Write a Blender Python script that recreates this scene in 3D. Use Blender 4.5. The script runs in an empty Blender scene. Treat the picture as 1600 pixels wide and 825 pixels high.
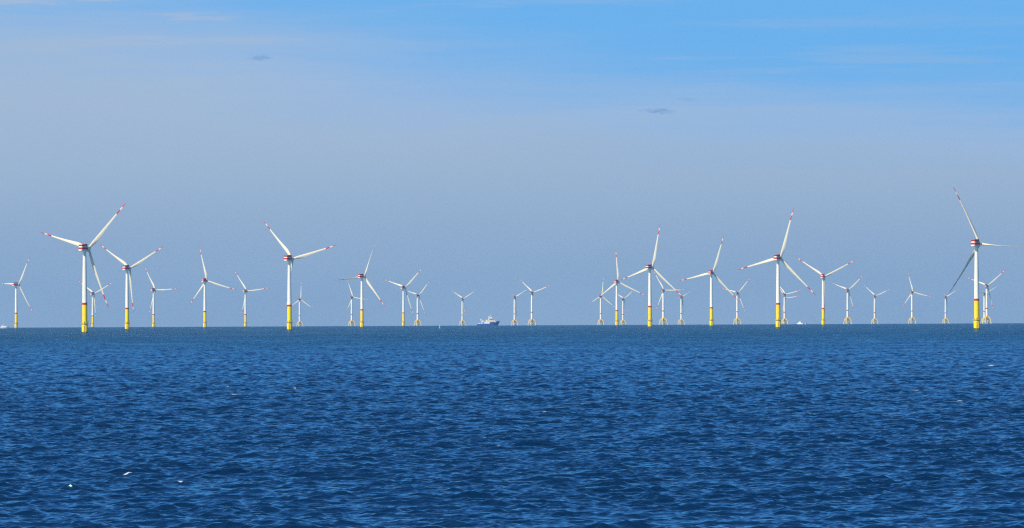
import bpy, bmesh, math, random
import numpy as np
from mathutils import Matrix, Vector

C = bpy.context.scene.collection
RAD = math.radians
F_PX = 7876.0            # focal length in pixels of the 1600 px wide photograph
SKY_TINT = (.62, .92, 1.3, 1)
SKY_LOW = (.15, .445, .855)
DECK_TOP = (.405, .515, .675); DECK_LOW = (.25, .38, .57); DECK_ALT = (.33, .465, .63)
EYE = 16.9               # height of the ship's deck above the sea
RE2 = 2 * 7.4e6          # twice the (refraction corrected) earth radius: the sea really curves away
SUN_AZ, SUN_EL = 226.0, 40.0   # clockwise from +Y


def sea_z(d):
    return -d * d / RE2


# ------------------------------------------------------------------ materials
def paint(name, col, rough=0.45, var=0.06, scale=0.35, metal=0.0, streak=True):
    m = bpy.data.materials.new(name); m.use_nodes = True
    nt = m.node_tree; N = nt.nodes; L = nt.links
    b = N['Principled BSDF']
    tc = N.new('ShaderNodeTexCoord'); mp = N.new('ShaderNodeMapping')
    mp.inputs['Scale'].default_value = (1, 1, 0.25 if streak else 1)
    L.new(tc.outputs['Object'], mp.inputs['Vector'])
    nz = N.new('ShaderNodeTexNoise'); nz.inputs['Scale'].default_value = scale
    nz.inputs['Detail'].default_value = 5; nz.inputs['Roughness'].default_value = 0.6
    L.new(mp.outputs[0], nz.inputs['Vector'])
    mr = N.new('ShaderNodeMapRange')
    mr.inputs['From Min'].default_value = 0.25; mr.inputs['From Max'].default_value = 0.75
    mr.inputs['To Min'].default_value = 1 - 2 * var; mr.inputs['To Max'].default_value = 1 + var * .4
    L.new(nz.outputs['Fac'], mr.inputs['Value'])
    mx = N.new('ShaderNodeVectorMath'); mx.operation = 'SCALE'
    mx.inputs[0].default_value = col
    L.new(mr.outputs[0], mx.inputs['Scale'])
    L.new(mx.outputs[0], b.inputs['Base Color']); b.inputs['Specular IOR Level'].default_value = .3
    b.inputs['Roughness'].default_value = rough
    b.inputs['Metallic'].default_value = metal
    return m


M = {
    'white': paint('white_paint', (0.85, 0.81, 0.69), 0.5, 0.03),
    'blade': paint('blade_gelcoat', (0.70, 0.64, 0.49), 0.5, 0.03),
    'red': paint('red_paint', (0.55, 0.012, 0.016), 0.4, 0.08),
    'darkred': paint('dark_red_paint', (0.36, 0.006, 0.012), 0.5, 0.1),
    'yellow': paint('yellow_paint', (0.98, 0.67, 0.0), 0.6, 0.05, 0.5),
    'paleyellow': paint('weathered_yellow_paint', (0.84, 0.70, 0.36), 0.5, 0.08),
    'ochre': paint('ochre_paint', (0.78, 0.52, 0.12), 0.5, 0.08),
    'steel': paint('galvanised_steel', (0.28, 0.24, 0.19), 0.6, 0.1, 1.0),
    'dark': paint('dark_opening', (0.03, 0.03, 0.035), 0.4, 0.05),
    'grey': paint('grey_nacelle_paint', (0.42, 0.40, 0.42), 0.5, 0.06),
    'hullblue': paint('blue_hull_paint', (0.03, 0.10, 0.34), 0.35, 0.06, 0.2),
    'cream': paint('cream_paint', (0.80, 0.70, 0.50), 0.45, 0.05, 0.2),
    'shipwhite': paint('ship_white_paint', (0.82, 0.82, 0.82), 0.4, 0.04, 0.2),
    'orange': paint('orange_paint', (0.75, 0.20, 0.05), 0.45, 0.06, 0.2),
    'glass': paint('window_glass', (0.02, 0.03, 0.04), 0.08, 0.02),
    'palebuoy': paint('pale_buoy_paint', (0.70, 0.74, 0.78), 0.5, 0.05, 1.0),
    'algae': paint('algae_band', (0.10, 0.11, 0.03), 0.7, 0.2, 1.0),
}


# ------------------------------------------------------------------ mesh helpers
class MB:
    """collects quads into ONE mesh object; several materials allowed"""
    def __init__(s):
        s.v = []; s.f = []; s.m = []; s.mats = []

    def mi(s, k):
        if k not in s.mats: s.mats.append(k)
        return s.mats.index(k)

    def loft(s, rings, mats, closed=True, cap0=True, cap1=True):
        """rings: lists of equal length; mats: one key or a list per ring gap"""
        n = len(rings[0]); b0 = len(s.v)
        for r in rings: s.v.extend(tuple(p) for p in r)
        for i in range(len(rings) - 1):
            mk = mats if isinstance(mats, str) else mats[i]
            for j in range(n if closed else n - 1):
                k = (j + 1) % n
                s.f.append((b0 + i * n + j, b0 + i * n + k, b0 + (i + 1) * n + k, b0 + (i + 1) * n + j))
                s.m.append(s.mi(mk if isinstance(mk, str) else mk[j]))
        m0 = mats if isinstance(mats, str) else (mats[0] if isinstance(mats[0], str) else mats[0][0])
        m1 = mats if isinstance(mats, str) else (mats[-1] if isinstance(mats[-1], str) else mats[-1][0])
        if cap0: s.f.append(tuple(b0 + j for j in range(n))[::-1]); s.m.append(s.mi(m0))
        if cap1: s.f.append(tuple(b0 + (len(rings) - 1) * n + j for j in range(n))); s.m.append(s.mi(m1))

    def lathe(s, prof, mats, n=32, axis='Z', c=(0, 0, 0), cap=True):
        rings = []
        for (r, h) in prof:
            ring = []
            for j in range(n):
                a = 2 * math.pi * j / n
                p = (r * math.cos(a), r * math.sin(a), h) if axis == 'Z' else (r * math.sin(a), h, r * math.cos(a))
                ring.append((p[0] + c[0], p[1] + c[1], p[2] + c[2]))
            rings.append(ring)
        s.loft(rings, mats, True, cap, cap)

    def tube(s, a, b, r, mat, n=8, r2=None):
        a = Vector(a); b = Vector(b); d = (b - a).normalized()
        u = d.orthogonal().normalized(); w = d.cross(u); r2 = r if r2 is None else r2
        s.loft([[a + (u * math.cos(t) + w * math.sin(t)) * r for t in [2 * math.pi * j / n for j in range(n)]],
                [b + (u * math.cos(t) + w * math.sin(t)) * r2 for t in [2 * math.pi * j / n for j in range(n)]]], mat)

    def box(s, lo, hi, mat, bev=0.0):
        x0, y0, z0 = lo; x1, y1, z1 = hi; e = bev
        if e <= 0:
            s.loft([[(x0, y0, z), (x1, y0, z), (x1, y1, z), (x0, y1, z)] for z in (z0, z1)], mat); return
        def ring(z, q):
            return [(x0 + e, y0 + q, z), (x1 - e, y0 + q, z), (x1 - q, y0 + e, z), (x1 - q, y1 - e, z),
                    (x1 - e, y1 - q, z), (x0 + e, y1 - q, z), (x0 + q, y1 - e, z), (x0 + q, y0 + e, z)]
        s.loft([ring(z0, e * .9), ring(z0 + e, 0), ring(z1 - e, 0), ring(z1, e * .9)], mat)

    def build(s, name, parent=None, smooth=True):
        me = bpy.data.meshes.new(name)
        me.from_pydata(s.v, [], s.f)
        for k in s.mats: me.materials.append(M[k])
        me.polygons.foreach_set('material_index', s.m)
        bm = bmesh.new(); bm.from_mesh(me)
        bmesh.ops.recalc_face_normals(bm, faces=bm.faces); bm.to_mesh(me); bm.free()
        if smooth:
            me.polygons.foreach_set('use_smooth', [True] * len(me.polygons))
            try: me.set_sharp_from_angle(angle=RAD(38))
            except Exception: pass
        o = bpy.data.objects.new(name, me); C.objects.link(o)
        if parent is not None: o.parent = parent
        return o


def thing(name, label, cat, group=None, loc=(0, 0, 0), rz=0):
    o = bpy.data.objects.new(name, None); C.objects.link(o)
    o.empty_display_size = 5
    o.location = loc; o.rotation_euler = (0, 0, rz)
    o['label'] = label; o['category'] = cat
    if group: o['group'] = group
    return o


def copy_tree(o, parent=None, kids=None):
    c = o.copy(); C.objects.link(c)
    if parent is not None: c.parent = parent
    for ch in list(o.children): copy_tree(ch, c)
    return c


def lerp_tab(tab, x):
    return float(np.interp(x, [t[0] for t in tab], [t[1] for t in tab]))


# ------------------------------------------------------------------ turbine parts
def blade_mesh(R, r0, chord_max, name, parent):
    """blade along +Z, leading edge -X -> towards rotation, +Y = upwind"""
    mb = MB()
    st = [r0, r0 + 1.5, .05 * R, .08 * R, .12 * R, .16 * R, .2 * R, .25 * R, .32 * R, .4 * R, .5 * R, .6 * R, .7 * R,
          .765 * R, .81 * R, .855 * R, .885 * R, .915 * R, .945 * R, .97 * R, .99 * R, R]
    chord = [(0, .62), (.05, .62), (.1, .78), (.16, .95), (.2, 1.0), (.25, .97), (.32, .86), (.4, .74), (.5, .60), (.6, .50),
             (.7, .42), (.8, .345), (.9, .27), (.96, .21), (.99, .12), (1, .04)]
    thick = [(0, 1.0), (.05, 1.0), (.1, .72), (.16, .46), (.2, .38), (.3, .30), (.5, .23), (.8, .18), (1, .15)]
    twist = [(0, 20), (.1, 17), (.2, 13), (.35, 7.5), (.5, 4.5), (.7, 1.8), (.85, .3), (1, -1)]
    blend = [(0, 0), (.05, 0), (.2, 1), (1, 1)]
    n = 18; rings = []
    for z in st:
        q = z / R
        c = lerp_tab(chord, q) * chord_max; t = lerp_tab(thick, q); tw = RAD(lerp_tab(twist, q)); bl = lerp_tab(blend, q)
        pre = 3.2 * q ** 2.4 * (R / 77)
        ring = []
        for j in range(n):
            a = 2 * math.pi * j / n
            xx = (1 + math.cos(a)) / 2                       # 0 leading .. 1 trailing
            yt = t * 5 * (.2969 * math.sqrt(max(xx, 0)) - .126 * xx - .3516 * xx ** 2 + .2843 * xx ** 3 - .1015 * xx ** 4)
            # airfoil (suction side faces downwind = -Y)
            ax = (xx - .30) * c; ay = (-1 if a <= math.pi else .55) * yt * c - .02 * c * math.sin(math.pi * xx)
            cx = .5 * c * math.cos(a); cy = -.5 * c * t * math.sin(a)
            x = cx + (ax - cx) * bl; y = cy + (ay - cy) * bl
            ring.append((x * math.cos(tw) - y * math.sin(tw), x * math.sin(tw) + y * math.cos(tw) + pre, z))
        rings.append(ring)
    mats = []
    for i in range(len(st) - 1):
        mid = .5 * (st[i] + st[i + 1]) / R
        mats.append('red' if mid > .915 or .765 < mid < .855 else 'blade')
    mb.loft(rings, mats)
    return mb.build(name, parent)


def section(w, h, zs, rnd):
    """outline of a nacelle section as (right points bottom..top): x at every z level"""
    out = []
    for z in zs:
        q = min(1.0, abs(z) / (h / 2))
        out.append((w / 2 * max(0.0, 1 - q ** rnd) ** (1 / rnd), z))
    return out


def nacelle_mesh(name, parent, w, h, ys, scl, zs, red_rng, base, red='red', rnd=3.2):
    mb = MB(); rings = []
    for y, sc in zip(ys, scl):
        sec = section(w, h, zs, rnd)
        ring = [(x * sc, y, z * (0.5 + .5 * sc)) for x, z in sec] + [(-x * sc, y, z * (.5 + .5 * sc)) for x, z in sec[::-1]]
        rings.append(ring)
    k = len(zs); n = 2 * k
    segm = []
    for j in range(n):
        if j < k - 1: zm = (zs[j] + zs[j + 1]) / 2
        elif j == k - 1: zm = 99
        elif j < n - 1:
            i = j - k; zm = (zs[k - 1 - i] + zs[k - 2 - i]) / 2
        else: zm = -99
        segm.append(red if red_rng[0] < zm < red_rng[1] else base)
    mb.loft(rings, [segm] * (len(rings) - 1), cap0=False, cap1=False)
    for ri in (0, len(rings) - 1):                      # end caps as horizontal strips, stripe runs round the end
        b = ri * n
        for j in range(k - 1):
            zm = (zs[j] + zs[j + 1]) / 2
            mb.f.append((b + j, b + j + 1, b + n - 2 - j, b + n - 1 - j))
            mb.m.append(mb.mi(red if red_rng[0] < zm < red_rng[1] else base))
    return mb.build(name, parent)


def rotor(root, hubz, yaw, phase, pitch, R, over, hub0, blade0, tilt=6, cone=2.5):
    """place nacelle front parts: hub and three blades"""
    a = Vector((math.sin(yaw) * math.cos(RAD(tilt)), math.cos(yaw) * math.cos(RAD(tilt)), math.sin(RAD(tilt))))
    u = Vector((math.cos(yaw), -math.sin(yaw), 0)); v = u.cross(a)
    c = Vector((0, 0, hubz)) + Vector((math.sin(yaw), math.cos(yaw), 0)) * over
    hub0.matrix_local = Matrix((u, a, v)).transposed().to_4x4(); hub0.location = c
    for k, b in enumerate(blade0):
        t = phase + k * 2 * math.pi / 3
        rad = u * math.cos(t) + v * math.sin(t)
        w = (rad * math.cos(RAD(cone)) + a * math.sin(RAD(cone))).normalized()
        tang = -u * math.sin(t) + v * math.cos(t)       # direction of travel
        y = w.cross(-tang).normalized()                 # upwind-ish
        x = y.cross(w).normalized()                     # trailing side
        m = Matrix((x, y, w)).transposed().to_4x4() @ Matrix.Rotation(pitch[k], 4, 'Z')
        b.matrix_local = m; b.location = c


def make_monopile_turbine():
    t = thing('wind_turbine', 'x', 'wind turbine', 'wind turbines on yellow monopiles')
    mb = MB()
    mb.lathe([(3.7, -8), (3.7, .1), (3.7, .9), (3.7, 9.6), (3.25, 10.3)], ['algae', 'algae', 'yellow', 'yellow'], 36)
    mono = mb.build('monopile', t)
    mb = MB()                                            # boat landing: two fenders and a ladder
    for sx in (-1.1, 1.1):
        mb.tube((sx, -4.7, -3), (sx, -4.7, 8.6), .24, 'yellow')
        for z in (1.5, 4.5, 7.8): mb.tube((sx, -4.7, z), (sx * .8, -3.5, z), .14, 'yellow')
    for sx in (-.35, .35): mb.tube((sx, -4.3, -2), (sx, -4.3, 11.5), .07, 'steel')
    for z in np.arange(0, 11, .45): mb.tube((-.35, -4.3, z), (.35, -4.3, z), .04, 'steel', 5)
    mb.build('boat_landing', mono)
    mb = MB()
    mb.lathe([(3.12, 10.3), (3.12, 18), (3.12, 18.05), (3.08, 26), (3.05, 33.5)], 'yellow', 36, cap=True)
    mb.lathe([(3.20, 21.9), (3.24, 21.95), (3.24, 22.15), (3.20, 22.2)], 'yellow', 36)
    tp = mb.build('transition_piece', t)
    mb = MB()
    mb.box((-.55, -3.2, 10.85), (.55, -3.0, 13.2), 'dark', .05)
    mb.build('door', tp)
    for a in (60, 200, 300):
        x, y = 3.25 * math.cos(RAD(a)), 3.25 * math.sin(RAD(a))
        mb = MB(); mb.box((x - .5, y - .5, 10.8), (x + .5, y + .5, 12.6), 'steel', .05)
        mb.build('equipment_cabinet', tp)
    mb = MB()
    mb.lathe([(3.2, 10.35), (4.6, 10.35), (4.6, 10.8), (3.1, 10.8)], 'steel', 28, cap=False)
    for k in range(8):
        a = 2 * math.pi * k / 8
        mb.tube((4.4 * math.cos(a), 4.4 * math.sin(a), 10.4), (3.6 * math.cos(a), 3.6 * math.sin(a), 8.6), .13, 'yellow', 6)
    pf = mb.build('platform', t)
    mb = MB()
    for k in range(20):
        a = 2 * math.pi * k / 20; a2 = 2 * math.pi * (k + 1) / 20
        p = (4.5 * math.cos(a), 4.5 * math.sin(a)); q = (4.5 * math.cos(a2), 4.5 * math.sin(a2))
        mb.tube((*p, 10.8), (*p, 12.0), .05, 'yellow', 5)
        for z in (11.2, 11.6, 12.0): mb.tube((*p, z), (*q, z), .05, 'yellow', 5)
    mb.build('railing', pf)
    mb = MB()
    mb.tube((3.9, .6, 10.8), (3.9, .6, 14.0), .2, 'ochre'); mb.tube((3.9, .6, 13.9), (7.2, .6, 13.1), .17, 'ochre')
    mb.tube((3.9, .6, 12.2), (5.6, .6, 13.4), .09, 'ochre'); mb.tube((7.1, .6, 13.1), (7.1, .6, 11.8), .05, 'dark', 5)
    mb.build('davit_crane', pf)
    mb = MB()
    mb.lathe([(3.04, 33.5), (3.03, 36.2), (2.98, 36.2), (2.85, 52), (2.86, 52.1), (2.5, 72), (2.51, 72.1), (1.95, 98.4), (2.1, 98.5), (2.1, 99.1)],
             ['red', 'red'] + ['white'] * 7, 40)
    mb.build('tower', t)
    nac = nacelle_mesh('nacelle', t, 6.6, 6.3, [-9.4, -9.1, -8.2, -6.5, 0, 3.2], [.72, .86, .97, 1, 1, .98],
                       [-3.15, -2.9, -2.3, -1.7, -1.0, .3, 1.9, 2.4, 2.9, 3.15], (-1.0, 1.9), 'white')
    mb = MB()
    mb.lathe([(2.6, 3.1), (3.45, 3.15), (3.5, 3.5), (3.5, 5.2), (3.2, 5.7), (2.3, 5.9)], 'white', 32, 'Y')
    mb.build('generator', nac)
    mb = MB()                                            # helicopter hoist deck with red railing screens
    mb.box((-2.5, -8.8, 3.12), (2.5, -1.0, 3.3), 'steel')
    for sx in (-2.5, 2.42): mb.box((sx, -8.8, 3.3), (sx + .08, -1.0, 5.0), 'darkred')
    for y in (-8.8, -1.08): mb.box((-2.42, y, 3.3), (2.42, y + .08, 5.0), 'darkred')
    mb.build('hoist_platform', nac)
    mb = MB()
    mb.box((-2.3, -.9, 3.0), (2.3, 3.0, 5.9), 'darkred', .2)
    mb.tube((0, 2.4, 5.8), (0, 2.4, 7.2), .05, 'steel', 5)
    mb.build('cooler', nac)
    mb = MB()
    mb.lathe([(.05, 3.3), (.9, 3.1), (1.7, 2.5), (2.2, 1.6), (2.35, .3), (2.35, -1.2), (2.2, -2.2)], 'white', 28, 'Y')
    hub = mb.build('hub', t)
    b0 = blade_mesh(77, 1.8, 4.8, 'blade', t)
    bl = [b0]
    for k in range(2):
        b = b0.copy(); C.objects.link(b); b.parent = t; bl.append(b)
    return t


def make_jacket_turbine():
    t = thing('wind_turbine', 'x', 'wind turbine', 'distant wind turbines on lattice jackets')
    mb = MB()
    bot, top = 10.6, 6.6; zb, zt = -14, 13.5
    def leg(sx, sy, z):
        q = (z - zb) / (zt - zb); s = bot + (top - bot) * q
        return Vector((sx * s, sy * s, z))
    cor = [(1, 1), (-1, 1), (-1, -1), (1, -1)]
    for sx, sy in cor: mb.tube(leg(sx, sy, zb), leg(sx, sy, zt), .95, 'paleyellow', 12, .85)
    for i in range(4):
        a, b = cor[i], cor[(i + 1) % 4]
        for z0, z1 in ((-13, 1.5), (1.5, 12.5)):
            mb.tube(leg(*a, z0), leg(*b, z1), .42, 'paleyellow'); mb.tube(leg(*b, z0), leg(*a, z1), .42, 'paleyellow')
        mb.tube(leg(*a, 12.8), leg(*b, 12.8), .45, 'paleyellow')
    mb.build('jacket_frame', t)
    mb = MB()
    mb.lathe([(2.9, 9), (3.3, 10), (3.3, 17.5), (3.0, 20)], 'ochre', 28)
    for sx, sy in cor:                                  # raking box struts from the leg tops to the central column
        a = leg(sx, sy, 13.5); b = Vector((sx * 2.0, sy * 2.0, 18.6))
        mb.tube(a, b, 1.15, 'ochre', 10, 1.35)
        mb.tube(leg(sx, sy, 12.9), (sx * 2.0, sy * 2.0, 10.5), .7, 'ochre', 8)
    tp = mb.build('transition_piece', t)
    mb = MB()
    mb.box((-6.2, -6.2, 14.2), (6.2, 6.2, 14.5), 'ochre')
    for k in range(4):
        a = Vector((6.1 * cor[k][0], 6.1 * cor[k][1], 0)); b = Vector((6.1 * cor[(k + 1) % 4][0], 6.1 * cor[(k + 1) % 4][1], 0))
        for z in (15, 15.6): mb.tube(a + Vector((0, 0, z)), b + Vector((0, 0, z)), .06, 'yellow', 5)
        for q in (0, .25, .5, .75):
            p = a.lerp(b, q); mb.tube(p + Vector((0, 0, 14.5)), p + Vector((0, 0, 15.6)), .06, 'yellow', 5)
    mb.build('platform', tp)
    mb = MB()
    mb.lathe([(2.95, 20), (2.9, 37.5), (2.9, 40.3), (2.75, 60), (2.76, 60.1), (2.4, 80), (1.9, 93)], ['white', 'red', 'white', 'white', 'white', 'white'], 32)
    mb.build('tower', t)
    nac = nacelle_mesh('nacelle', t, 6.6, 6.8, [-7.5, -7.0, -5.5, 0, 3.6], [.7, .9, 1, 1, .9],
                       [-3.4, -3.0, -2.2, -1.2, -.5, .6, 1.5, 2.4, 3.0, 3.4], (-.5, 1.5), 'grey', 'darkred', 4)
    mb = MB()
    mb.box((-2.3, -8.6, 3.3), (2.3, -3.2, 3.5), 'steel')
    for sx in (-2.3, 2.22): mb.box((sx, -8.6, 3.5), (sx + .08, -3.2, 4.7), 'darkred')
    for y in (-8.6, -3.28): mb.box((-2.22, y, 3.5), (2.22, y + .08, 4.7), 'darkred')
    mb.build('hoist_platform', nac)
    mb = MB()
    mb.lathe([(.05, 3.0), (.9, 2.8), (1.7, 2.2), (2.2, 1.4), (2.3, .2), (2.3, -1.2), (2.2, -3.2)], 'white', 24, 'Y')
    mb.build('hub', t)
    b0 = blade_mesh(65, 1.8, 4.1, 'blade', t)
    for k in range(2):
        b = b0.copy(); C.objects.link(b); b.parent = t
    return t


# photo column, distance, yaw, rotor phase, blade pitch, label   (distance from the hub's height over the horizon)
MONO = [
    (132.2, 6154, 30, 45, 2, 'tallest white turbine at left, its yellow pile reaching lowest into the sea'),
    (25.0, 11942, 45, 58, 2, 'mid-sized white turbine on a yellow pile beside the orange and white workboat'),
    (144.5, 15487, 32, 27, 2, 'smallest, haziest yellow-based turbine, just behind the tallest one at left'),
    (198.4, 8466, 32, 28, 2, 'yellow-based turbine with two raised blades and one hanging beside its tower, left side'),
    (239.7, 13962, 38, 2, 2, 'small yellow-based turbine with one level blade, between two taller ones at left'),
    (319.8, 11077, 32, 104, 2, 'yellow-based turbine with nearly upright blade, standing alone between two smaller ones at left'),
    (383.2, 14618, 33, 7, 2, 'small hazy turbine on yellow pile, next left of a large one hiding its lower blade'),
    (452.0, 7258, 34, 14, 2, 'large turbine on yellow pile whose lower blade passes behind its own tower'),
    (565.2, 10188, 39, 67, 48, 'yellow-based turbine with one thin dark blade rising steeply to the right'),
    (630.1, 13456, 34, 43, 2, 'small turbine on slim yellow pile with a lattice-based one close behind, left of the ship'),
    (963.5, 11894, 26, 94, 2, 'yellow-based turbine with upright blade, standing between two hazy lattice-based turbines'),
    (1015.2, 8710, 36, 77, 2, 'tall yellow-based turbine right of centre with a steep blade above the red nacelle'),
    (1111.3, 9769, 25, 72, 2, 'medium yellow-based turbine whose lower right blade crosses a small hazy turbine'),
    (1215.6, 7452, 29, 73, 2, 'large yellow-based turbine beside the small white boat, with a steep upper blade'),
    (1286.0, 10708, 22, 27, 2, 'yellow-based turbine with blades raised in a wide V, just right of the small white boat'),
    (1525.8, 6090, 33, 114, (-72, 76, -80), 'tallest turbine at right, with a dark lower blade and one blade leaving the frame'),
]
JACK = [
    (467.8, 18116, 37, 86, 2, 'hazy lattice-based turbine with upright blade, close beside a large yellow-based turbine'),
    (549.2, 16926, 40, 112, 2, 'hazy lattice-based turbine half crossed by the tower with the thin dark blade'),
    (652.2, 16002, 39, 45, 2, 'lattice-based turbine close to the right of a slim yellow-based one, one blade raised right'),
    (722.0, 18240, 35, 30, 2, 'pale lattice-based turbine with V blades, standing just left of the blue ship'),
    (803.6, 17134, 31, 30, 65, 'faint lattice-based turbine with thin V blades, nearest on the right of the blue ship'),
    (830.7, 14966, 33, 20, 2, 'brighter, taller lattice-based turbine of the pair right of the blue ship'),
    (938.3, 16902, 40, 82, 2, 'hazy lattice-based turbine with upright blade, first one left of a yellow-based tower'),
    (973.0, 18701, 45, 34, 2, 'faintest lattice-based turbine close behind the right side of a yellow-based tower'),
    (1036.0, 14205, 28, 1, 2, 'lattice-based turbine with one level blade that reaches behind a large blade tip'),
    (1064.0, 17528, 46, 27, 75, 'hazy lattice-based turbine with one bluish thin blade raised to the right'),
    (1151.5, 15554, 35, 47, 2, 'lattice-based turbine whose rotor is crossed by a yellow-based turbine\'s blade tip'),
    (1225.4, 16432, 41, 13, 2, 'lattice-based turbine close behind a large yellow-based tower, the upper of two rotors in line'),
    (1225.6, 18674, 40, 7, 2, 'turbine almost hidden in line behind another, the lower of two rotors'),
    (1324.0, 14464, 36, 41, 2, 'tallest lattice-based turbine of the three in a row at right, one blade raised high'),
    (1366.2, 17578, 36, 22, 2, 'small pale lattice-based turbine with V blades, middle one of three in a row at right'),
    (1424.7, 15542, 36, 106, 2, 'lattice-based turbine with one nearly upright blade and one sinking right, standing alone at right'),
    (1477.0, 18226, 44, 28, 60, 'tiny hazy lattice-based turbine touched by the tip of a dark blade'),
    (1541.5, 13030, 29, 40, 2, 'tallest of all lattice-based turbines, just right of the largest yellow pile'),
    (1537.6, 16522, 39, 28, 70, 'smaller lattice-based turbine half hidden behind a taller one beside the largest yellow pile'),
]


def place(px, d):
    az = math.atan((px - 800) / F_PX)
    return Vector((d * math.sin(az), d * math.cos(az), sea_z(d))), az


def setup(t, spec, hubz, R, over, jacket_rot=0):
    px, d, yaw, ph, pitch, label = spec
    t.location, _ = place(px, d)
    t['label'] = label
    yaw = RAD(yaw)
    kids = list(t.children)
    for k in kids:
        n = k.name.split('.')[0]
        if n == 'nacelle':
            k.location = (0, 0, hubz - .4); k.rotation_euler = (0, 0, -yaw)
        if n in ('jacket_frame', 'transition_piece') and jacket_rot: k.rotation_euler = (0, 0, jacket_rot)
    hub = [k for k in kids if k.name.startswith('hub')][0]
    bl = [k for k in kids if k.name.startswith('blade')]
    pt = pitch if isinstance(pitch, tuple) else (pitch,) * 3
    rotor(t, hubz, yaw, RAD(ph), [-RAD(p) for p in pt], R, over, hub, bl)


rng = random.Random(5)
proto = make_monopile_turbine()
for i, s in enumerate(MONO):
    t = proto if i == 0 else copy_tree(proto)
    setup(t, s, 102.3, 77, 8.3)
protoj = make_jacket_turbine()
for i, s in enumerate(JACK):
    t = protoj if i == 0 else copy_tree(protoj)
    setup(t, s, 97, 65, 6.5, RAD(25 + rng.uniform(-6, 6)))


# ------------------------------------------------------------------ ships and buoys
def hull_mesh(mb, L, B, secs, mats, n=9):
    """secs: (x, half beam at deck, half beam at water, deck height, keel)"""
    rings = []
    for (x, hb, hw, zd, zk, rake) in secs:
        ring = []
        for k in range(n):
            q = k / (n - 1); z = zd + (zk - zd) * q
            w = hb + (hw - hb) * min(1, (zd - z) / max(zd, .1)) if z > 0 else hw * (1 - .5 * (z / zk))
            ring.append((x + rake * z, -w, z))
        for k in range(n - 1, -1, -1):
            p = ring[k]; ring.append((p[0], -p[1], p[2]))
        rings.append(ring)
    mb.loft(rings, mats)


def windows(mb, x0, x1, y, z, n, w, h, mat='glass'):
    for i in range(n):
        x = x0 + (x1 - x0) * (i + .5) / n
        mb.box((x - w / 2, y - .04, z), (x + w / 2, y + .04, z + h), mat)


def offshore_ship():
    p, az = place(762.5, 15300)
    t = thing('offshore_ship', 'blue hulled offshore ship with cream deckhouse and white stern crane', 'ship', None, p, -az + RAD(4))
    mb = MB()
    hull_mesh(mb, 70, 16, [(-34.5, 7.2, 6.5, 5.2, -3, 0), (-33, 7.8, 7.4, 5.2, -4, 0), (-10, 8, 8, 5.2, -5, 0), (4, 8, 8, 5.4, -5, 0),
                           (4.1, 8, 8, 10.2, -5, 0), (14, 7.8, 6.8, 10.6, -5, 0), (22, 5.8, 3.8, 11.6, -5, .12), (27, 2.9, 1.4, 13.2, -4.5, .34), (29.2, .35, .12, 14.2, -4, .48)], 'hullblue')
    mb.build('hull', t)
    mb = MB()
    mb.box((-12, -7.3, 5.2), (3.8, 7.3, 9.6), 'shipwhite', .2); mb.box((-6, -6.8, 9.6), (22, 6.8, 13.8), 'cream', .3)
    mb.box((-2.5, -6.2, 13.8), (20, 6.2, 16.8), 'cream', .3); mb.box((0, -5.6, 16.8), (17, 5.6, 19.6), 'cream', .3)
    sup = mb.build('deckhouse', t)
    mb = MB()
    mb.box((1, -8, 19.62), (14, 8, 23.0), 'shipwhite', .4); mb.box((2.5, -6, 23.0), (11, 6, 23.8), 'shipwhite', .2)
    br = mb.build('bridge', t)
    mb = MB(); windows(mb, 1.8, 13.2, -8.02, 21.0, 8, 1.1, 1.0); windows(mb, 1.8, 13.2, 8.02, 21.0, 8, 1.1, 1.0); mb.build('window', br)
    mb = MB()
    for z, a, b, n, y in ((11, -5, 21, 13, 6.82), (14.8, -1.5, 19, 10, 6.22), (17.8, 1, 16, 8, 5.62)):
        windows(mb, a, b, -y, z, n, .8, .9); windows(mb, a, b, y, z, n, .8, .9)
    mb.build('window', sup)
    mb = MB()
    mb.tube((6, 0, 23.6), (6, 0, 35), .45, 'shipwhite', 8, .2); mb.tube((3.6, 0, 23.6), (6, 0, 31), .25, 'shipwhite'); mb.tube((6, -3, 29), (6, 3, 29), .18, 'shipwhite')
    mb.lathe([(.1, 26), (1.0, 26.3), (1.3, 27.2), (1.0, 28), (.1, 28.4)], 'shipwhite', 14, c=(1.5, 2, 0)); mb.lathe([(.1, 24), (.9, 24.2), (1.2, 25), (.9, 25.7), (.1, 26)], 'shipwhite', 14, c=(10, -2, 0))
    mb.tube((1.5, 2, 23.6), (1.5, 2, 26.1), .25, 'shipwhite')
    mb.build('mast', t)
    mb = MB(); mb.box((-7.5, 2.2, 9.6), (-4.2, 5.4, 17.5), 'cream', .3); mb.box((-7.5, -5.4, 9.6), (-4.2, -2.2, 17.5), 'cream', .3); mb.build('funnel', t)
    mb = MB()
    mb.tube((-19, -3, 5.2), (-19, -3, 10), 1.5, 'shipwhite', 12); mb.box((-21, -4.8, 10), (-16.5, -1.2, 13), 'shipwhite', .3)
    mb.tube((-12, -3, 11), (-24.5, -3, 20.2), 1.25, 'shipwhite', 8, .95); mb.tube((-24.5, -3, 20.2), (-22.2, -3, 14.5), .8, 'shipwhite', 8)
    mb.tube((-14, -3, 13.5), (-20.5, -3, 14.5), .35, 'steel')
    mb.build('crane', t)
    mb = MB()
    for x in np.arange(-32, -14, 2.2): mb.tube((x, -7.2, 5.2), (x, -7.2, 6.6), .12, 'shipwhite', 5)
    mb.tube((-33, -7.2, 6.6), (-13, -7.2, 6.6), .13, 'shipwhite', 5); mb.box((-31, -5, 5.2), (-24, 4, 7.2), 'shipwhite', .2)
    mb.build('deck_rail', t)


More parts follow.
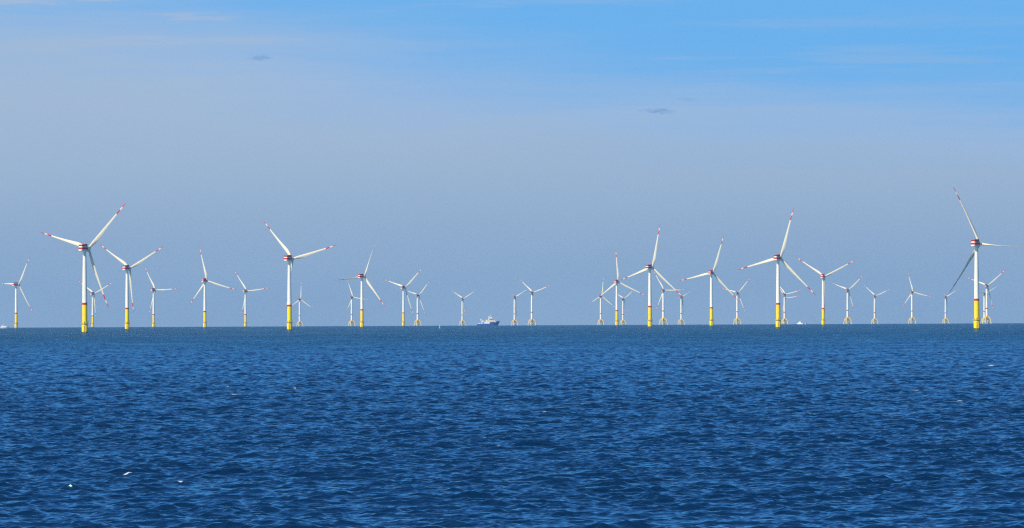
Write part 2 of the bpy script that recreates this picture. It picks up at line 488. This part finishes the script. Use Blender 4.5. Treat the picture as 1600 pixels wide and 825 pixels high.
def small_boat(px, d, label, cat, name, mats, L=22, rz=0, high=1.0):
    p, az = place(px, d)
    t = thing(name, label, cat, None, p, -az + rz)
    h = L / 22
    mb = MB()
    hull_mesh(mb, L, 6, [(-.5 * L, 2.6 * h, 2.3 * h, 2.0 * h, -1, 0), (-.1 * L, 3 * h, 2.8 * h, 2.2 * h, -1.2, 0), (.25 * L, 2.5 * h, 1.8 * h, 2.9 * h, -1.2, .1), (.44 * L, .3, .1, 3.8 * h, -1, .25)], mats[0])
    mb.build('hull', t)
    mb = MB()
    mb.box((-.22 * L, -2.3 * h, 2.1 * h), (.24 * L, 2.3 * h, 4.7 * h), mats[1], .2 * h); mb.box((-.12 * L, -2.0 * h, 4.7 * h), (.16 * L, 2.0 * h, (4.7 + 2.4 * high) * h), mats[1], .3 * h)
    wh = mb.build('wheelhouse', t)
    mb = MB()
    for y in (-2.02, 2.02): windows(mb, -.1 * L, .14 * L, y * h, (4.7 + 1.1 * high) * h, 4, 1.0 * h, .8 * h)
    mb.build('window', wh)
    mb = MB()
    zt = (4.7 + 2.4 * high) * h
    mb.tube((0, 0, zt - .1), (-.4 * h, 0, zt + 4.2 * h * high), .22 * h, 'shipwhite', 8, .1); mb.tube((-.2, -1.4 * h, zt + 1.8 * h), (-.2, 1.4 * h, zt + 1.8 * h), .1, 'shipwhite', 6)
    mb.box((-.7 * h, -.9 * h, zt + 1.0 * h), (.7 * h, .9 * h, zt + 1.35 * h), 'shipwhite', .05)
    mb.build('mast', t)
    mb = MB()
    mb.box((-.46 * L, -2.2 * h, 2.0 * h), (-.26 * L, 2.2 * h, 3.1 * h), mats[2], .15 * h); mb.box((.27 * L, -1.6 * h, 2.75 * h), (.36 * L, 1.6 * h, 3.5 * h), mats[2], .15 * h)
    mb.build('deck_gear', t)


offshore_ship()
small_boat(1249.8, 14600, 'small white boat with short mast on the horizon right of a large yellow pile', 'boat', 'small_boat',
           ('shipwhite', 'shipwhite', 'orange'), 21, RAD(158), 1.35)
small_boat(5.5, 10900, 'orange and white workboat cut by the edge of the photo beside a yellow-based turbine', 'boat', 'workboat',
           ('shipwhite', 'shipwhite', 'orange'), 25, RAD(8), .55)


def buoy(px, d, label, mat, h, r):
    p, az = place(px, d)
    t = thing('spar_buoy', label, 'buoy', None, p)
    mb = MB()
    mb.lathe([(r, -1.5), (r * 1.05, .3), (r, 1.0), (r * .55, 1.3), (r * .4, h)], mat, 14); mb.build('spar', t)
    mb = MB(); mb.lathe([(.05, h), (r * .7, h + .1), (r * .7, h + .6), (.05, h + .8)], mat, 12); mb.build('topmark', t)


buoy(686.7, 8000, 'pale thin spar buoy standing alone left of the blue ship', 'palebuoy', 5.0, .55)
buoy(1257.9, 11500, 'pale spar buoy close beside the small white boat', 'palebuoy', 4.6, .8)
buoy(1259.8, 11500, 'dark spar buoy next to the pale one by the small white boat', 'dark', 5.0, .6)


# ------------------------------------------------------------------ the sea: one sheet that curves away past the horizon
def build_sea():
    rs = [2.0]
    while rs[-1] < 28000:
        r = rs[-1]
        if r < 340: dr = max(1.0, min(3.0, r * .2))
        else: dr = lerp_tab([(340, .3), (380, .17), (600, .17), (1000, .36), (2000, 1.0), (4000, 2.6), (6000, 5.5), (12000, 60), (28000, 600)], r)
        rs.append(r + dr)
    rs = np.array(rs)
    half = 0.11
    core = np.linspace(-half, half, 860)
    wide = half + (np.arange(1, 131) * .0006)                  # flanks of the fan, a little coarser
    fan = np.concatenate([-wide[::-1], core, wide]); nf = len(fan); half = wide[-1]
    out = np.linspace(half, 2 * np.pi - half, 60)[1:-1]
    az = np.concatenate([fan, out]); nc = len(az); nr = len(rs)
    daz = np.where(np.arange(nc) < nf, np.where(np.abs(az) > .1101, .0006, core[1] - core[0]), out[1] - out[0])
    dr = np.gradient(rs)
    Rg, A = np.meshgrid(rs, az, indexing='ij')
    X = (Rg * np.sin(A)).astype(np.float32).ravel(); Y = (Rg * np.cos(A)).astype(np.float32).ravel()
    sp = np.maximum(dr[:, None] * 1.0, Rg * daz[None, :] * 1.2).astype(np.float32).ravel()
    Z = np.zeros_like(X); DX = np.zeros_like(X); DY = np.zeros_like(X)
    rg = np.random.default_rng(11)
    N = 150
    lam = np.exp(np.linspace(math.log(.55), math.log(17), N)) * np.exp(rg.uniform(-.02, .02, N))
    wind = math.atan2(-.94, -.33)
    taper = np.clip((half - np.abs(A)) / .012, 0, 1).astype(np.float32).ravel()   # waves die out towards the fan's edge
    use = np.where((sp < 13) & (Rg.ravel() > 60))[0]
    Xu, Yu, su, tu = X[use], Y[use], sp[use], taper[use]
    zu = np.zeros(len(use), np.float32); dxu = np.zeros_like(zu); dyu = np.zeros_like(zu)
    gust = np.zeros_like(Xu)                              # wind gusts: rougher and calmer patches tens of metres wide
    for gl_ in (150, 95, 60, 38, 24):
        gt = wind + rg.normal(0, .8); kk = 2 * math.pi / gl_
        gust += np.sin(kk * (1.6 * Xu * math.cos(gt) + Yu * math.sin(gt)) + rg.uniform(0, 6.283)).astype(np.float32)
    gust = np.clip(1 + .055 * gust, .7, 1.3)
    for i in range(N):
        l = lam[i]; k = 2 * math.pi / l
        spread = .36 + .5 * max(0, 1 - math.log(l / .55) / math.log(14))
        th = wind + rg.normal(0, spread)
        sl = lerp_tab([(.55, .026), (1.2, .030), (2.2, .032), (3, .040), (5, .035), (8, .014), (15, .006)], l)
        a = 1.0 * sl / k
        w = np.clip((l / su - 1.6) / 1.4, 0, 1)
        idx = np.where(w > 0)[0]
        ph = (k * (Xu[idx] * math.cos(th) + Yu[idx] * math.sin(th)) + rg.uniform(0, 6.283)).astype(np.float32)
        # groups: slow amplitude modulation
        gk = k / rg.uniform(5, 9); gt = th + rg.normal(0, .9)
        env = (1 + .9 * np.sin(gk * (Xu[idx] * math.cos(gt) + Yu[idx] * math.sin(gt)) + rg.uniform(0, 6.283))).astype(np.float32)
        aw = a * w[idx] * env * tu[idx] * (gust[idx] if l < 7 else 1)
        zu[idx] += aw * np.cos(ph)
        s = np.sin(ph) * aw * .8
        dxu[idx] -= s * math.cos(th); dyu[idx] -= s * math.sin(th)
    Z[use] = zu; DX[use] = dxu; DY[use] = dyu
    # whitecaps: breaking crests, at the highest front near each spot
    foam = np.zeros_like(X)
    Zg = Z.reshape(nr, nc)
    spots = [(1437, 612, 22), (1515, 628, 13), (1540, 572, 12), (345, 620, 14), (358, 605, 4), (472, 608, 5), (185, 745, 22), (258, 760, 10), (848, 648, 9),
             (35, 568, 4), (1250, 650, 5), (988, 565, 4), (1200, 545, 4), (784, 702, 5)]
    for (px, py, wpx) in spots:
        hor = 511.9 - .00437 * px
        dep = (py - hor) / F_PX + math.sqrt(2 * 2 * EYE / RE2)
        d = (dep - math.sqrt(max(dep * dep - 4 * EYE / RE2, 0))) * RE2 / 2
        a = math.atan((px - 800) / F_PX)
        i0 = int(np.searchsorted(rs, d)); j0 = int(np.searchsorted(fan, a))
        ir = max(3, int(7 / dr[i0])); jr = max(3, int(2.5 / (d * daz[nf // 2])))
        blk = Zg[i0 - ir:i0 + ir, max(0, j0 - jr):j0 + jr]
        if blk.size == 0: continue
        bi, bj = np.unravel_index(np.argmax(blk), blk.shape)
        ci, cj = i0 - ir + bi, max(0, j0 - jr) + bj
        cx, cy = Rg[ci, cj] * math.sin(A[ci, cj]), Rg[ci, cj] * math.cos(A[ci, cj])
        wm = max(.3, .55 * wpx / F_PX * d); dm = max(.24, dr[ci] * .9)
        near = np.where((np.abs(X - cx) < 3 * wm) & (np.abs(Y - cy) < 4 * dm))[0]
        q = ((X[near] - cx) / wm) ** 2 + ((Y[near] - cy + .1 * (X[near] - cx) + .4 * dm) / dm) ** 2
        foam[near] = np.maximum(foam[near], np.clip(1.35 - q, 0, 1))
    Zc = -(Rg.ravel().astype(np.float64) ** 2) / RE2
    co = np.empty((nr * nc, 3), np.float32)
    co[:, 0] = X + DX; co[:, 1] = Y + DY; co[:, 2] = Zc + Z
    I, J = np.meshgrid(np.arange(nr - 1), np.arange(nc), indexing='ij')
    J2 = (J + 1) % nc
    q = np.stack([I * nc + J, I * nc + J2, (I + 1) * nc + J2, (I + 1) * nc + J], -1).reshape(-1, 4)
    me = bpy.data.meshes.new('sea')
    me.vertices.add(len(co)); me.vertices.foreach_set('co', co.ravel())
    me.loops.add(q.size); me.loops.foreach_set('vertex_index', q.ravel().astype(np.int32))
    me.polygons.add(len(q)); me.polygons.foreach_set('loop_start', np.arange(0, q.size, 4, dtype=np.int32))
    me.polygons.foreach_set('use_smooth', np.ones(len(q), bool))
    me.update(calc_edges=True)
    at = me.attributes.new('foam', 'FLOAT', 'POINT'); at.data.foreach_set('value', foam.astype(np.float32))
    bare = np.maximum(np.clip((sp - .7) / 2.3, 0, 1), 1 - taper)   # where the sheet is too coarse to carry the short waves itself
    at = me.attributes.new('bare', 'FLOAT', 'POINT'); at.data.foreach_set('value', bare.astype(np.float32))
    o = bpy.data.objects.new('sea', me); C.objects.link(o)
    o['kind'] = 'structure'; o['label'] = 'dark blue open sea with short choppy waves and a few whitecaps'
    print('sea', nr, nc, 'Hs', 4 * float(np.std(Zg[(rs > 400) & (rs < 700), 200:nf - 200])))
    return o


def sea_material():
    m = bpy.data.materials.new('sea_water'); m.use_nodes = True
    nt = m.node_tree; N = nt.nodes; L = nt.links
    N.remove(N['Principled BSDF'])
    body = N.new('ShaderNodeBsdfDiffuse'); body.inputs['Color'].default_value = (.0003, .013, .040, 1)
    gl = N.new('ShaderNodeBsdfGlossy'); gl.inputs['Color'].default_value = (.50, .86, 1, 1); gl.inputs['Roughness'].default_value = .10
    fr = N.new('ShaderNodeFresnel'); fr.inputs['IOR'].default_value = 1.333
    pw = N.new('ShaderNodeMath'); pw.operation = 'POWER'; pw.inputs[1].default_value = .60; L.new(fr.outputs[0], pw.inputs[0])
    fm = N.new('ShaderNodeMapRange'); fm.inputs['To Max'].default_value = 1.0; L.new(pw.outputs[0], fm.inputs['Value'])
    wat = N.new('ShaderNodeMixShader'); L.new(fm.outputs[0], wat.inputs[0]); L.new(body.outputs[0], wat.inputs[1]); L.new(gl.outputs[0], wat.inputs[2])
    geo = N.new('ShaderNodeNewGeometry')
    def noise(scale, sx, sy, det, rough):
        mp = N.new('ShaderNodeMapping'); mp.inputs['Scale'].default_value = (sx, sy, 1); mp.inputs['Rotation'].default_value = (0, 0, RAD(32))
        L.new(geo.outputs['Position'], mp.inputs['Vector'])
        t = N.new('ShaderNodeTexNoise'); t.noise_dimensions = '2D'; t.inputs['Scale'].default_value = scale; t.inputs['Detail'].default_value = det; t.inputs['Roughness'].default_value = rough
        L.new(mp.outputs[0], t.inputs['Vector']); return t
    n1 = noise(1.5, .6, 1.0, 3, .55)          # ripples
    n2 = noise(.22, .5, 1.0, 4, .6)           # short waves, needed where the sheet is coarse
    ab = N.new('ShaderNodeAttribute'); ab.attribute_name = 'bare'
    mr = N.new('ShaderNodeMath'); mr.operation = 'MULTIPLY'; mr.inputs[1].default_value = 4.5; L.new(ab.outputs['Fac'], mr.inputs[0])
    g1 = noise(.02, .45, 1.0, 5, .65)
    gm = N.new('ShaderNodeMapRange'); gm.inputs['From Min'].default_value = .32; gm.inputs['From Max'].default_value = .68; gm.inputs['To Min'].default_value = .35; gm.inputs['To Max'].default_value = 1.7
    L.new(g1.outputs['Fac'], gm.inputs['Value'])
    b1 = N.new('ShaderNodeBump'); b1.inputs['Distance'].default_value = .035; b1.inputs['Strength'].default_value = 1
    L.new(n1.outputs['Fac'], b1.inputs['Height'])
    b2 = N.new('ShaderNodeBump'); b2.inputs['Strength'].default_value = 1
    mu = N.new('ShaderNodeMath'); mu.operation = 'MULTIPLY'; L.new(n2.outputs['Fac'], mu.inputs[0]); L.new(mr.outputs[0], mu.inputs[1])
    L.new(gm.outputs[0], b1.inputs['Strength']); L.new(gm.outputs[0], b2.inputs['Strength']); L.new(mu.outputs[0], b2.inputs['Height']); b2.inputs['Distance'].default_value = 1.0
    L.new(b1.outputs[0], b2.inputs['Normal']); 
    for q in (gl, fr): L.new(b2.outputs[0], q.inputs['Normal'])
    # foam
    at = N.new('ShaderNodeAttribute'); at.attribute_name = 'foam'
    n3 = noise(4.0, .7, 1.0, 4, .7)
    ad = N.new('ShaderNodeMath'); ad.operation = 'MULTIPLY_ADD'; L.new(n3.outputs['Fac'], ad.inputs[0]); ad.inputs[1].default_value = 3.0; ad.inputs[2].default_value = -1.6
    sm = N.new('ShaderNodeMath'); sm.operation = 'ADD'; L.new(at.outputs['Fac'], sm.inputs[0]); L.new(ad.outputs[0], sm.inputs[1])
    st = N.new('ShaderNodeMapRange'); st.inputs['From Min'].default_value = .35; st.inputs['From Max'].default_value = .8; L.new(sm.outputs[0], st.inputs['Value'])
    df = N.new('ShaderNodeBsdfDiffuse'); df.inputs['Color'].default_value = (.48, .52, .53, 1)
    mx = N.new('ShaderNodeMixShader'); gt = N.new('ShaderNodeMath'); gt.operation = 'MULTIPLY'; gt.use_clamp = True; gt.inputs[1].default_value = 4; L.new(at.outputs['Fac'], gt.inputs[0])
    gf = N.new('ShaderNodeMath'); gf.operation = 'MULTIPLY'; L.new(st.outputs[0], gf.inputs[0]); L.new(gt.outputs[0], gf.inputs[1]); L.new(gf.outputs[0], mx.inputs[0]); L.new(wat.outputs[0], mx.inputs[1]); L.new(df.outputs[0], mx.inputs[2])
    L.new(mx.outputs[0], N['Material Output'].inputs['Surface'])
    return m


sea = build_sea()
sea.data.materials.append(sea_material())

# ------------------------------------------------------------------ haze
HAZE = 1.35e-5
bm = bmesh.new()
S = 28600; zb, zt = sea_z(28050) - 1.5, 190
for z in (zb, zt):
    for x, y in ((-S, -S), (S, -S), (S, S), (-S, S)): bm.verts.new((x, y, z))
bm.verts.ensure_lookup_table(); V = bm.verts
for f in ((3, 2, 1, 0), (4, 5, 6, 7), (0, 1, 5, 4), (1, 2, 6, 5), (2, 3, 7, 6), (3, 0, 4, 7)): bm.faces.new([V[i] for i in f])
me = bpy.data.meshes.new('haze'); bm.to_mesh(me); bm.free()
hz = bpy.data.objects.new('haze', me); C.objects.link(hz); hz['kind'] = 'stuff'; hz['label'] = 'thin blue sea haze'
hm = bpy.data.materials.new('haze_air'); hm.use_nodes = True
nt = hm.node_tree
nt.nodes.remove(nt.nodes['Principled BSDF'])
pv = nt.nodes.new('ShaderNodeVolumePrincipled'); pv.inputs['Density'].default_value = HAZE
pv.inputs['Color'].default_value = (.38, .66, 1, 1); pv.inputs['Anisotropy'].default_value = 0.0
nt.links.new(pv.outputs[0], nt.nodes['Material Output'].inputs['Volume'])
me.materials.append(hm)

# ------------------------------------------------------------------ sky and sun
w = bpy.data.worlds.new('World'); bpy.context.scene.world = w; w.use_nodes = True
nt = w.node_tree; N = nt.nodes; L = nt.links
bg = N['Background']; bg.inputs['Strength'].default_value = 0.088
sky = N.new('ShaderNodeTexSky'); sky.sky_type = 'NISHITA'; sky.sun_disc = False
sky.sun_elevation = RAD(SUN_EL); sky.sun_rotation = RAD(SUN_AZ)
sky.altitude = 20; sky.air_density = 1.0; sky.dust_density = .6; sky.ozone_density = 4.0
tc = N.new('ShaderNodeTexCoord')
sx = N.new('ShaderNodeSeparateXYZ'); L.new(tc.outputs['Generated'], sx.inputs[0])


def math_(op, a, b=None, c=None, clamp=False):
    n = N.new('ShaderNodeMath'); n.operation = op; n.use_clamp = clamp
    for i, v in enumerate((a, b, c)):
        if v is None: continue
        if hasattr(v, 'is_linked'): L.new(v, n.inputs[i])
        else: n.inputs[i].default_value = v
    return n.outputs[0]


def smooth_(v, a, b, lo=0.0, hi=1.0):
    n = N.new('ShaderNodeMapRange'); n.interpolation_type = 'SMOOTHSTEP'
    n.inputs['From Min'].default_value = a; n.inputs['From Max'].default_value = b
    n.inputs['To Min'].default_value = lo; n.inputs['To Max'].default_value = hi
    L.new(v, n.inputs['Value']); return n.outputs[0]


def mix_(f, a, b):
    n = N.new('ShaderNodeMix'); n.data_type = 'RGBA'
    if hasattr(f, 'is_linked'): L.new(f, n.inputs[0])
    else: n.inputs[0].default_value = f
    for i, v in ((6, a), (7, b)):
        if hasattr(v, 'is_linked'): L.new(v, n.inputs[i])
        else: n.inputs[i].default_value = (*[10 * q for q in v], 1)
    return n.outputs[2]


def streaks(sxy, sz, scale, detail, rough, off=0.0):
    mp = N.new('ShaderNodeMapping'); mp.inputs['Scale'].default_value = (sxy, sxy, sz); mp.inputs['Location'].default_value = (off, off * .7, off * .3)
    L.new(tc.outputs['Generated'], mp.inputs['Vector'])
    t = N.new('ShaderNodeTexNoise'); t.inputs['Scale'].default_value = scale; t.inputs['Detail'].default_value = detail; t.inputs['Roughness'].default_value = rough
    L.new(mp.outputs[0], t.inputs['Vector']); return t.outputs['Fac']


DX, DZ = sx.outputs['X'], sx.outputs['Z']
tint = N.new('ShaderNodeMix'); tint.data_type = 'RGBA'; tint.blend_type = 'MULTIPLY'; tint.inputs[0].default_value = 1
L.new(sky.outputs[0], tint.inputs[6]); tint.inputs[7].default_value = SKY_TINT
clear = mix_(smooth_(DZ, .05, .30), SKY_LOW, tint.outputs[2])
# the thin cloud deck that fills the lower sky: its upper edge sinks to the right and is frayed into long streaks
n_big = streaks(1, 7, 5, 4, .55, 3.1)
n_fine = streaks(1, 18, 16, 6, .62, 7.7)
edge = math_('MULTIPLY_ADD', DX, -.10, .0525)
edge = math_('ADD', edge, math_('MULTIPLY_ADD', n_big, .024, -.012))
edge = math_('ADD', edge, math_('MULTIPLY_ADD', n_fine, .016, -.008))
rel = math_('SUBTRACT', DZ, edge)
deck = smooth_(rel, -.020, .013, 1, 0)
wisp = math_('MULTIPLY', smooth_(n_fine, .45, .62), smooth_(rel, -.004, .032, .9, 0))
wisp = math_('MULTIPLY', wisp, smooth_(DX, -.11, .09, 1, .4))
deck = math_('MAXIMUM', deck, wisp)
# two small torn cloud scraps
def scrap(px, py, wx, wz, tilt, amount):
    x0 = (px - 800) / F_PX; z0 = (511.9 - .00437 * px - py) / F_PX - math.sqrt(4 * EYE / RE2)
    u = math_('MULTIPLY', math_('SUBTRACT', DX, x0), 1 / wx)
    v = math_('MULTIPLY', math_('SUBTRACT', math_('MULTIPLY_ADD', math_('SUBTRACT', DX, x0), -tilt, DZ), z0), 1 / wz)
    q = math_('ADD', math_('MULTIPLY', u, u), math_('MULTIPLY', v, v))
    ns = streaks(1, 3.5, 620, 4, .65, px * .01)
    q = math_('ADD', q, math_('MULTIPLY_ADD', ns, 5.0, -2.5))
    return smooth_(q, -.5, 1.3, amount, 0)
sc1 = scrap(408, 91, .0024, .0006, .10, .6)
sc2 = scrap(1029, 174, .0034, .00060, -.05, .65)
sc3 = scrap(1078, 156, .0022, .0004, -.12, .25)
low = smooth_(DZ, 0.0, .048)
shade = streaks(1, 5, 9, 4, .5, 1.3)
deckcol = mix_(low, DECK_LOW, DECK_TOP)
deckcol = mix_(math_('MULTIPLY', smooth_(shade, .3, .7), .35), deckcol, DECK_ALT)
rim = math_('MULTIPLY', smooth_(rel, -.016, -.004), smooth_(rel, -.002, .009, 1, 0))
deckcol = mix_(math_('MULTIPLY', rim, .5), deckcol, (.44, .525, .69))
col = mix_(math_('MULTIPLY', deck, .93), clear, deckcol)
col = mix_(math_('MAXIMUM', sc1, math_('MAXIMUM', sc2, sc3)), col, (.14, .33, .64))
L.new(col, bg.inputs['Color'])

sun = bpy.data.lights.new('sun', 'SUN'); sun.energy = 5.0; sun.angle = RAD(.53); sun.color = (1, .89, .70)
so = bpy.data.objects.new('sun', sun); C.objects.link(so)
sd = Vector((math.sin(RAD(SUN_AZ)) * math.cos(RAD(SUN_EL)), math.cos(RAD(SUN_AZ)) * math.cos(RAD(SUN_EL)), math.sin(RAD(SUN_EL))))
so.rotation_euler = sd.to_track_quat('Z', 'Y').to_euler(); so.location = (-300, -300, 400)

# ------------------------------------------------------------------ camera
cam = bpy.data.cameras.new('camera'); co = bpy.data.objects.new('camera', cam); C.objects.link(co)
cam.sensor_width = 36; cam.lens = 36 * F_PX / 1600; cam.clip_start = .5; cam.clip_end = 120000
pitch = (95.9 / F_PX) - math.sqrt(4 * EYE / RE2)
co.location = (0, 0, EYE)
co.rotation_euler = (Matrix.Rotation(RAD(90) + pitch, 4, 'X') @ Matrix.Rotation(-.00437, 4, 'Z')).to_euler()
sc = bpy.context.scene
sc.camera = co
sc.view_settings.view_transform = 'Standard'; sc.view_settings.look = 'None'; sc.view_settings.exposure = .18; sc.view_settings.gamma = 1
sc.render.engine = 'CYCLES'
sc.cycles.use_denoising = False
sc.cycles.max_bounces = 6; sc.cycles.volume_bounces = 0
sc.cycles.sample_clamp_indirect = 3; sc.cycles.sample_clamp_direct = 4
sc.cycles.filter_width = 1.3
